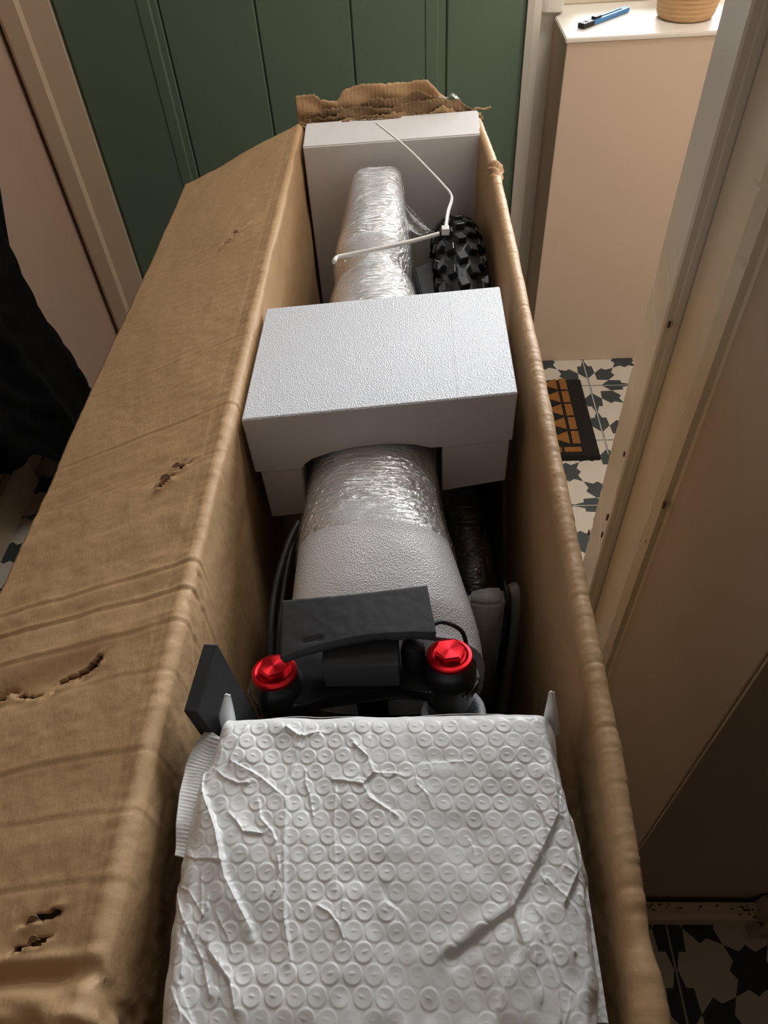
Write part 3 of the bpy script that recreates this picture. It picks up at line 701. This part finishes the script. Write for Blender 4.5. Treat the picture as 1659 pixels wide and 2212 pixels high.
# white foam sleeve round the right stanchion
sl_ = thing('white_foam_sleeve', 'white foam sleeve wrapped round the right fork leg', 'foam sleeve', (cr_.x, .27, .6))
bm = bmesh.new(); Tm = Matrix.Translation(cr_+Vector((.004, -.004, 0))) @ tilt
prof = [(.0215, -.20), (.0215, -.066), (.0245, -.062), (.0285, -.063), (.0295, -.068), (.0295, -.20)]
add_lathe(bm, prof, 40, Tm); adopt(from_bm('sleeve', bm, M_foam, smooth=True), sl_)

# black foam sheet lying over the crown and the block beneath
X, Y_ = np.meshgrid(np.linspace(0, 1, 60), np.linspace(0, 1, 24), indexing='ij')
p00, p10, p11, p01 = Vector((-.118, .306, .803)), Vector((.012, .324, .803)), Vector((.0055, .373, .808)), Vector((-.122, .359, .806))
GX = (1-X)*(1-Y_)*p00.x+X*(1-Y_)*p10.x+X*Y_*p11.x+(1-X)*Y_*p01.x
GY = (1-X)*(1-Y_)*p00.y+X*(1-Y_)*p10.y+X*Y_*p11.y+(1-X)*Y_*p01.y - .010*np.sin(X*math.pi)*0+.004*np.sin(X*math.pi)*(1-Y_)-.005*np.sin(X*math.pi)*Y_
GZ = .805+.006*np.sin(X*math.pi*.9+.2)-.008*(1-X)**2*(1-Y_)+.0006*hashnoise(GX*200, GY*200, 5)
d, _, _ = seg_dist(GX, GY, (-.100, .3195), (-.084, .3205)); GZ -= .0035*np.exp(-(d/.0012)**2)
tag(grid_mesh('black_foam_sheet', GX, GY, GZ, M_blackfoam, thick=.010), 'thin curved rectangle of black foam on top of the fork crown', 'foam sheet')
tag(box('black_foam_spacer', (aty(703, 1480, .301).x, .301, aty(703, 1484, .301).z), (aty(863, 1470, .301).x, .330, .7935), M_blackfoam, None, .0015), 'square black foam spacer standing under the curved black sheet', 'foam pad')
# black foam panel stuck upright at the left wall
q0, q1 = Vector((-.140, .252, 0)), Vector((-.176, .228, 0))
bp_ = thing('foam_panel', 'upright black foam panel leaning on the inner left wall', 'foam panel', (-.165, .25, .70))
pa, pb = aty(396, 1537, .215), aty(440, 1390, .262); pc, pd = aty(471, 1392, .262), aty(427, 1540, .215)
bm = bmesh.new()
def hexa(bm, top, dz, lean):
    T_ = [bm.verts.new(p) for p in top]; B_ = [bm.verts.new(p+Vector((lean[0], lean[1], -dz))) for p in top]
    bm.faces.new(T_); bm.faces.new(B_[::-1])
    for i in range(4): bm.faces.new((T_[i], B_[i], B_[(i+1) % 4], T_[(i+1) % 4]))
top = [Vector((-.181, .222, .857)), Vector((-.1535, .288, .872)), Vector((-.1425, .287, .872)), Vector((-.1690, .219, .857))]
top = [atz(396, 1537, .856), atz(440, 1390, .868), atz(471, 1392, .868), atz(427, 1540, .856)]
hexa(bm, top, .15, (.010, .0)); bmesh.ops.bevel(bm, geom=list(bm.edges), offset=.0008, segments=1, affect='EDGES')
adopt(from_bm('panel', bm, M_blackfoam), bp_)

# padded pale roll with a black cable on it at the right of the frame
pr = thing('grey_foam_pad', 'pale grey foam-wrapped piece standing upright right of the fork', 'foam pad', (.08, .42, .5))
bm = bmesh.new(); add_prism(bm, [(.050, .446), (.052, .462), (.070, .468), (.090, .468), (.0925, .455), (.090, .444), (.07, .442)], 'z', .36, .672)
bmesh.ops.bevel(bm, geom=list(bm.edges), offset=.004, segments=3, affect='EDGES'); adopt(from_bm('foam_cover', bm, M_padgrey, smooth=True), pr)
bm = bmesh.new(); add_tube(bm, catmull([(.0985, .468, .672), (.103, .462, .66), (.105, .456, .60), (.106, .452, .50), (.106, .45, .38)], 8), .0075, 12)
adopt(from_bm('rolled_edge', bm, M_padgrey, smooth=True), pr)
cb = tube('black_cable', catmull([(.0915, .470, .676), (.0945, .452, .672), (.0955, .438, .64), (.0955, .436, .56), (.094, .436, .48), (.092, .436, .38)], 10), .0028, M_blackmetal, None, 12)
tag(cb, 'thin glossy black cable running down the pale grey pad', 'cable')
# cables down the left side of the frame
for i, (dx, dz, r_) in enumerate(((0, 0, .0035), (.006, -.01, .0028))):
    P = [(-.128, .50, .75-.02*i), (-.137+dx*.3, .47, .748+dz), (-.146+dx, .42, .738+dz), (-.147+dx, .37, .725+dz), (-.144+dx, .33, .70+dz), (-.140, .31, .64)]
    tag(tube('brake_cable', catmull(P, 8), r_, M_blackmatte, None, 10), ['black cable bowing round the left side of the frame', 'thinner inner black cable beside the left of the frame'][i], 'cable')
# dark wrapped parts in the depth right of the frame
dk = thing('dark_wrapped_tube', 'dark grey wrapped tube deep in the box right of the frame', 'bicycle part', (.07, .60, .45))
tube('tube', catmull([(.050, .70, .62), (.055, .60, .615), (.062, .53, .60), (.068, .50, .585)], 8), .022, M_dark, dk, 18)
tube('plastic_sleeve', catmull([(.052, .64, .632), (.058, .585, .630), (.064, .535, .622), (.068, .515, .60)], 8), .025, M_film, dk, 18)
ck = thing('black_crank_cover', 'black moulded bicycle part half hidden right of the frame', 'bicycle part', (.08, .50, .5))
bm = bmesh.new(); add_prism(bm, [(.062, .50), (.075, .54), (.10, .535), (.108, .49), (.09, .46), (.068, .465)], 'z', .45, .555); bmesh.ops.bevel(bm, geom=list(bm.edges), offset=.006, segments=2, affect='EDGES')
adopt(from_bm('cover', bm, M_blackmatte), ck)
# added black filler block that keeps the depth below the frame dark
mt_ = thing('dark_filler', 'added black filler block low under the wrapped frame', 'bicycle part', (-.05, .5, .1))
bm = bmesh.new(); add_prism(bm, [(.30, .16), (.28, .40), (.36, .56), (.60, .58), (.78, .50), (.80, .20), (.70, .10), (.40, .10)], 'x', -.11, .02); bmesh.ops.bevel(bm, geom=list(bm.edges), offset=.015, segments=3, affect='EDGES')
adopt(from_bm('filler_body', bm, M_blackmatte), mt_)

# ================================================================== BUBBLE MAILER
def mailer(name, label, zt, Lpx, Rpx, y_end, nu, nv, bubbles, mt, seed, tops=0.0):
    zref = zt
    Lw = [atz(px, py, zref-.004) for px, py in Lpx]; Rw = [atz(px, py, zref-.004) for px, py in Rpx]
    def edge_x(W, y):
        W = sorted(W, key=lambda p: p.y); return np.interp(y, [p.y for p in W], [p.x for p in W])
    yt_l, yt_r = Lw[0].y, Rw[0].y
    u = np.linspace(0, 1, nu); v = np.linspace(0, 1, nv)
    Ug, Vg = np.meshgrid(u, v, indexing='ij')
    ytop = yt_l+(yt_r-yt_l)*Ug
    Yg = ytop+(y_end-ytop)*Vg
    xl = edge_x(Lw, Yg); xr = edge_x(Rw, Yg)
    Xg = xl+(xr-xl)*Ug
    return Ug, Vg, Xg, Yg
Lp = [(468, 1546), (446, 1600), (415, 1680), (388, 1760), (368, 1850), (350, 1950), (334, 2080), (322, 2212)]
Rp = [(1206, 1533), (1213, 1600), (1232, 1680), (1262, 1780), (1285, 1870), (1292, 1930), (1306, 2020), (1318, 2100), (1312, 2212)]
Ug, Vg, Xg, Yg = mailer('m', '', .842, Lp, Rp, -.09, 620, 640, True, None, 1)
def P2(px, py): p = atz(px, py, .84); return (p.x, p.y)
Zg = .8395+.006*np.sin(np.pi*Ug)*np.sin(np.pi*np.clip(Vg*1.2, 0, 1))
e = np.minimum(Ug, 1-Ug); Zg -= .030*np.exp(-(e/.022)**1.3)
Zg -= .012*np.exp(-(Vg/.010))
Zg += .008*hashnoise(Xg*16+4, Yg*13+1, 71)+.004*hashnoise(Xg*40, Yg*34, 72)+.0010*hashnoise(Xg*150, Yg*120, 73)
def wr(P, a, w_, step=0.0):
    global Zg
    D, Sg = poly_dist(Xg, Yg, [P2(*p) for p in P])
    D = D+.0006*hashnoise(Xg*300, Yg*300, 87); Zg = Zg+.8*a*np.exp(-(np.abs(D)/(w_*.65)))*(.55+.9*(hashnoise(Xg*60, Yg*60, 88)+.5))+.6*step*np.tanh(Sg/(w_*1.0))*np.exp(-(D/(w_*4))**2)
wr([(655, 1590), (640, 1640), (622, 1700), (618, 1850), (618, 1985), (632, 2080)], .0022, .0012, .0016)
wr([(728, 1700), (724, 1800), (730, 1930)], .0010, .0009, .0005)
wr([(512, 1655), (560, 1680), (617, 1728)], .0020, .0010, .001)
wr([(800, 1600), (795, 1640), (765, 1612)], .0018, .0012, .0008)
wr([(795, 1640), (808, 1675), (860, 1678)], .0020, .0012, .0010)
wr([(808, 1675), (785, 1700), (720, 1690)], .0020, .0012, .0010)
wr([(785, 1700), (800, 1730), (860, 1770)], .0017, .0012, .0008)
wr([(925, 1655), (1000, 1650)], .0012, .0012, .0005)
wr([(440, 1640), (435, 1700), (470, 1800), (490, 1900), (545, 2010)], .0035, .0020, .0030)
wr([(500, 1650), (520, 1600), (535, 1570)], .0020, .0014, .001)
wr([(400, 1990), (440, 2080), (455, 2150)], .003, .0015, -.002)
wr([(365, 1900), (400, 2000), (395, 2110)], .003, .0015, .0016)
wr([(450, 2050), (500, 2120), (512, 2185)], .003, .0016, -.0024)
wr([(1190, 1610), (1205, 1760), (1160, 1860), (1105, 1965), (980, 2055)], .0030, .0020, .0040)
wr([(1105, 1965), (1130, 2050), (1100, 2100), (1075, 2180)], .0028, .0018, -.003)
wr([(1215, 1640), (1235, 1800), (1250, 1880), (1215, 1960), (1240, 2060)], .0030, .0016, .0030)
wr([(1250, 1720), (1262, 1860), (1282, 1900)], .0030, .0014, -.0026)
wr([(1262, 1900), (1270, 2060), (1300, 2150)], .0026, .0016, .0026)
wr([(1165, 2020), (1200, 2130), (1208, 2212)], .0022, .0012, .0014)
wr([(1180, 1900), (1240, 1960), (1290, 2030)], .0018, .0013, .0010)
wr([(620, 1575), (650, 1595), (690, 1585)], .0030, .0020, .0014)
rw = random.Random(5)
for k in range(46):
    side = rw.random(); px = rw.uniform(1150, 1300) if side < .45 else (rw.uniform(350, 520) if side < .75 else rw.uniform(520, 1150)); py = rw.uniform(1600, 2200)
    P = [(px, py)]; an = rw.choice((-1, 1))*rw.uniform(.9, 1.7)
    for q in range(3): an += rw.uniform(-.5, .5); P.append((P[-1][0]+math.cos(an)*rw.uniform(15, 40), P[-1][1]+abs(math.sin(an))*rw.uniform(15, 45)))
    wr(P, rw.uniform(.0006, .0018), .0010, rw.uniform(-.001, .001))
# bubbles on a hexagonal lattice, each a raised disc with a small dimple line
pit = .01235; row = pit*.866
fade = np.clip(1-np.exp(-(((e-.03)/.02).clip(0, 9))), 0, 1)
jy = Yg*1.0+.15*Zg*0; rix = np.round(jy/row)
Zb = np.zeros_like(Zg)
for dr in (-1, 0, 1):
    r_ = rix+dr; off = np.where(r_.astype(int) % 2 == 0, 0, .5)
    cxx = (np.round(Xg/pit-off)+off)*pit; cyy = r_*row
    jx = .0004*np.sin(cxx*4711+cyy*977)
    D = np.hypot(Xg-cxx-jx, Yg-cyy)/(pit*.47)
    b_ = np.where(D < 1, (.00020+.00042*D**2)*np.clip((1-D)/.15, 0, 1), 0)
    seed_ = np.sin(cxx*3571+cyy*1931)
    d2 = np.hypot((Xg-cxx-.0006*seed_)/.0015, (Yg-cyy-.0003-.3*seed_*(Xg-cxx))/.0006)
    b_ += np.where(D < 1, +.00040*np.exp(-d2**2), 0)
    vary = np.clip(.8+1.0*hashnoise(cxx*130, cyy*130, 77)+.9*hashnoise(cxx*18, cyy*18, 78)-.5*np.clip((.07-Yg)/.05, 0, 1), .08, 1.3)
    Zb = np.maximum(Zb, b_*vary)
topfade = np.clip((Vg-.012)/.02, 0, 1)
edgefade = np.clip((e-.012)/.02, 0, 1)
Zg += Zb*topfade*(.35+.65*edgefade)
# crinkled side strips
cw = np.exp(-(e/.05)**2)
Zg += cw*(.010*hashnoise(Ug*30, Yg*42, 81)+.006*hashnoise(Ug*60, Yg*110, 82))
ml = thing('bubble_mailer', 'large white bubble-wrap mailer bag lying over the near end of the box', 'mailer', (-.03, .1, .83))
o = grid_mesh('bag', Xg, Yg, Zg, M_mailer, ml)
# folded top hem and the pointed corners
hem = [(Xg[i, 0], Yg[i, 0]+.0005, Zg[i, 0]) for i in range(0, 620, 8)]
HX = np.array([[p[0]]*12 for p in hem]); k_ = np.linspace(0, 1, 12)
HY = np.array([[p[1]+.0022*math.sin(k*2.6)+.001*math.sin(p[0]*60) for k in k_] for p in hem])
HZ = np.array([[p[2]+.001-.055*k*k for k in k_] for p in hem])
grid_mesh('folded_hem', HX, HY, HZ, M_mailer, ml)
def ear(pts, nm='bag_corner'):
    bm = bmesh.new(); a, b, tip, mid_ = [Vector(p) for p in pts]; n = 14; rows = []
    for i in range(n+1):
        t = i/n; l = a.lerp(tip, t); r = b.lerp(tip+Vector((.004, .001, -.002)), t**1.4); rows.append([bm.verts.new(l.lerp(r, s)+Vector((0, -.004*math.sin(s*math.pi)*(1-t), .001*math.sin(7*s+5*t)))) for s in np.linspace(0, 1, 7)])
    for A_, B_ in zip(rows, rows[1:]):
        for k in range(6): bm.faces.new((A_[k], A_[k+1], B_[k+1], B_[k]))
    bmesh.ops.remove_doubles(bm, verts=bm.verts, dist=1e-6)
    o = from_bm(nm, bm, M_mailer, smooth=True); md = o.modifiers.new('s', 'SOLIDIFY'); md.thickness = .0012; adopt(o, ml)
ear([atz(462, 1585, .80), atz(512, 1575, .80), atz(484, 1499, .846), atz(480, 1540, .84)])
ear([atz(1170, 1575, .80), atz(1208, 1585, .80), atz(1186, 1493, .848), atz(1190, 1530, .84)])
# two more white pieces beneath: ribbed bag edge at left, embossed paper at right
X, Y_ = np.meshgrid(np.linspace(0, 1, 40), np.linspace(0, 1, 120), indexing='ij')
la = [atz(447, 1562, .83), atz(425, 1600, .825), atz(402, 1660, .82), atz(390, 1720, .82), atz(383, 1790, .82), atz(378, 1850, .82)]
ly = np.interp(Y_, np.linspace(0, 1, 6), [p.y for p in la]); lx = np.interp(Y_, np.linspace(0, 1, 6), [p.x for p in la])
zz = .829-.012*X+.0006*np.sin(ly*2600+2*hashnoise(X*3, ly*90, 92))*np.exp(-((X-.35)/.3)**2)+.006*hashnoise(X*3, ly*60, 91)
tag(grid_mesh('ribbed_bag', lx+X*.03*np.clip(Y_*8, .05, 1), ly-.003*X, zz-.006, M_mailer, thick=.0008), 'ribbed white bag edge tucked left under the bubble mailer', 'bag')
X, Y_ = np.meshgrid(np.linspace(0, 1, 50), np.linspace(0, 1, 120), indexing='ij')
ra = [atz(1288, 1915, .82), atz(1312, 1975, .82), atz(1332, 2040, .82), atz(1342, 2110, .82), atz(1335, 2160, .82), atz(1318, 2212, .82)]
ry = np.interp(Y_, np.linspace(0, 1, 6), [p.y for p in ra]); rx = np.interp(Y_, np.linspace(0, 1, 6), [p.x for p in ra])
rx = np.minimum(rx, XR-.016)
tag(grid_mesh('embossed_paper_sheet', rx-X*.045, ry+.002*X, .822-.006*X+.003*hashnoise(X*4, ry*50, 93), M_paper, thick=.0006), 'dotted white embossed paper peeking out right of the bubble mailer', 'paper')

# ================================================================== THINGS ROUND THE BOX
# box cutter on the sill
SZ = .8362
A_, B_ = atz(1262, 55, SZ+.004), atz(1352, 21, SZ+.004)
ax = (B_-A_).normalized(); sd = Vector((-ax.y, ax.x, 0)); Lc = (B_-A_).length
kn = thing('utility_knife', 'blue snap-blade utility knife with black tip lying on the white sill', 'knife', tuple(A_))
MC = Matrix((ax, sd, Vector((0, 0, 1)))).transposed().to_4x4(); MC.translation = Vector((A_.x, A_.y, SZ))
wd = .0085
def kbox(n, a, b, m, bv=.001): o = box(n, a, b, m, None, bv, 2, MC); adopt(o, kn); return o
kbox('body', (.02, -wd, .0004), (Lc, -wd*.35, .010), M_blue, .0015)
kbox('body', (.02, wd*.35, .0004), (Lc, wd, .010), M_blue, .0015)
kbox('body', (Lc-.018, -wd*.8, .0004), (Lc+.006, wd*.8, .010), M_blue, .003)
kbox('blade_carrier', (.02, -wd*.35, .001), (Lc-.02, wd*.35, .006), M_steel)
kbox('tip', (-.012, -wd*1.05, .0003), (.026, wd*1.05, .0105), M_blackmatte, .002)
kbox('slider', (.030, -wd*.7, .008), (.052, wd*.7, .0145), M_blackmatte)
kbox('screw', (.004, -.002, .010), (.010, .003, .012), M_steel)
# rope basket pot
pc_ = Vector((.607, 1.88, SZ))
pot = thing('rope_basket', 'tan coiled rope plant basket standing on the white sill', 'basket', tuple(pc_))
bm = bmesh.new(); prof = []
nr = 14
for k in range(nr*6+1):
    t = k/(nr*6); r0 = .058+.011*math.sin(min(t*1.4, 1)*math.pi/2)
    if t < .05: r0 = .050+.008*math.sqrt(t/.05)
    prof.append((r0+.0016*abs(math.sin(k*math.pi/6)), t*.12))
prof += [(.064, .1205), (.060, .118), (.058, .02), (.002, .018)]
add_lathe(bm, prof, 72, Matrix.Translation(pc_)); adopt(from_bm('coiled_rope', bm, M_straw, smooth=True), pot)
lathe('soil', [(.001, .095), (.0575, .095), (.0575, .10), (.001, .103)], M_chip, pot, 32, Matrix.Translation(pc_))
# door mat
dm = thing('door_mat', 'black coir doormat with orange triangle and block border on the tiles', 'doormat', (.25, 1.505, 0))
mx0, mx1, my0, my1 = -.02, .472, 1.345, 1.668
X, Y_ = np.meshgrid(np.linspace(mx0, mx1, 150), np.linspace(my0, my1, 110), indexing='ij')
ed = np.minimum(np.minimum(X-mx0, mx1-X), np.minimum(Y_-my0, my1-Y_))
Z = .0005+.014*np.clip(ed/.004, 0, 1)+.0025*hashnoise(X*400, Y_*400, 95)
adopt(grid_mesh('pile', X, Y_, Z, M_coir, smooth=False), dm)
xb = .432
for k in range(5):
    y0 = my0+.045+k*.056
    box('coir_block', (xb-.026, y0+.004, .012), (xb-.006, y0+.052, .0165), M_coir_o, dm, .001)
    prism('coir_triangle', [(xb-.034, y0+.004), (xb-.034, y0+.052), (xb-.080, y0+.028)], 'z', .012, .0165, M_coir_o, dm)
for k in range(9):
    box('coir_block', (xb-.052-k*.05, my0+.018, .012), (xb-.008-k*.05, my0+.036, .0165), M_coir_o, dm, .001)

# black coat hanging on the left wall
ct = thing('black_coat', 'long black quilted coat hanging against the left wall', 'coat', (-.9, 1.15, .15))
zz = np.linspace(.10, 1.75, 110); th = np.linspace(0, 2*math.pi, 161)
T_, Zc = np.meshgrid(th, zz, indexing='ij')
yc = np.interp(Zc, [.12, .2, .34, .45, .55, .64, .74, .9, 1.2, 1.75], [1.26, 1.25, 1.22, 1.19, 1.19, 1.19, 1.20, 1.22, 1.24, 1.25])
hy = np.interp(Zc, [.12, .2, .34, .45, .55, .64, .74, .9, 1.2, 1.75], [.30, .31, .29, .285, .285, .30, .32, .33, .28, .12])
hx = np.interp(Zc, [.12, .3, .8, 1.2, 1.75], [.10, .115, .10, .09, .05])
fold = 1+.10*np.sin(T_*9+2*np.sin(Zc*3))*np.interp(Zc, [.12, 1, 1.75], [1, .6, .2])+.05*np.sin(T_*17+Zc*5)
Xc = np.maximum(-.925+np.cos(T_)*hx*fold, -1.026); Yc = yc+np.sin(T_)*hy*(1+.04*np.sin(Zc*11+T_*3))
Xc += .006*np.abs(np.sin(Zc*38))*(np.cos(T_) > 0)
hem_z = .30-.24*np.clip((Yc-1.10)/.18, 0, 1)+.01*np.sin(T_*11)
Zc = hem_z+(Zc-.10)/1.65*(1.75-hem_z)
adopt(grid_mesh('coat_body', Xc, Yc, Zc, M_coat), ct)
tube('sleeve', catmull([(-.86, .96, 1.5), (-.84, .93, 1.2), (-.85, .92, .9), (-.85, .93, .6), (-.87, .97, .42)], 8), .05, M_coat, ct, 20, .7)
tube('sleeve', catmull([(-.86, 1.48, 1.5), (-.85, 1.50, 1.2), (-.855, 1.49, .9), (-.90, 1.43, .62), (-.93, 1.36, .40)], 8), .05, M_coat, ct, 20, .7)
hk = tube('hanging_loop', [(-1.028, 1.25, 1.77), (-1.0, 1.25, 1.76), (-.97, 1.25, 1.745), (-.94, 1.25, 1.74)], .006, M_steel, ct, 8)
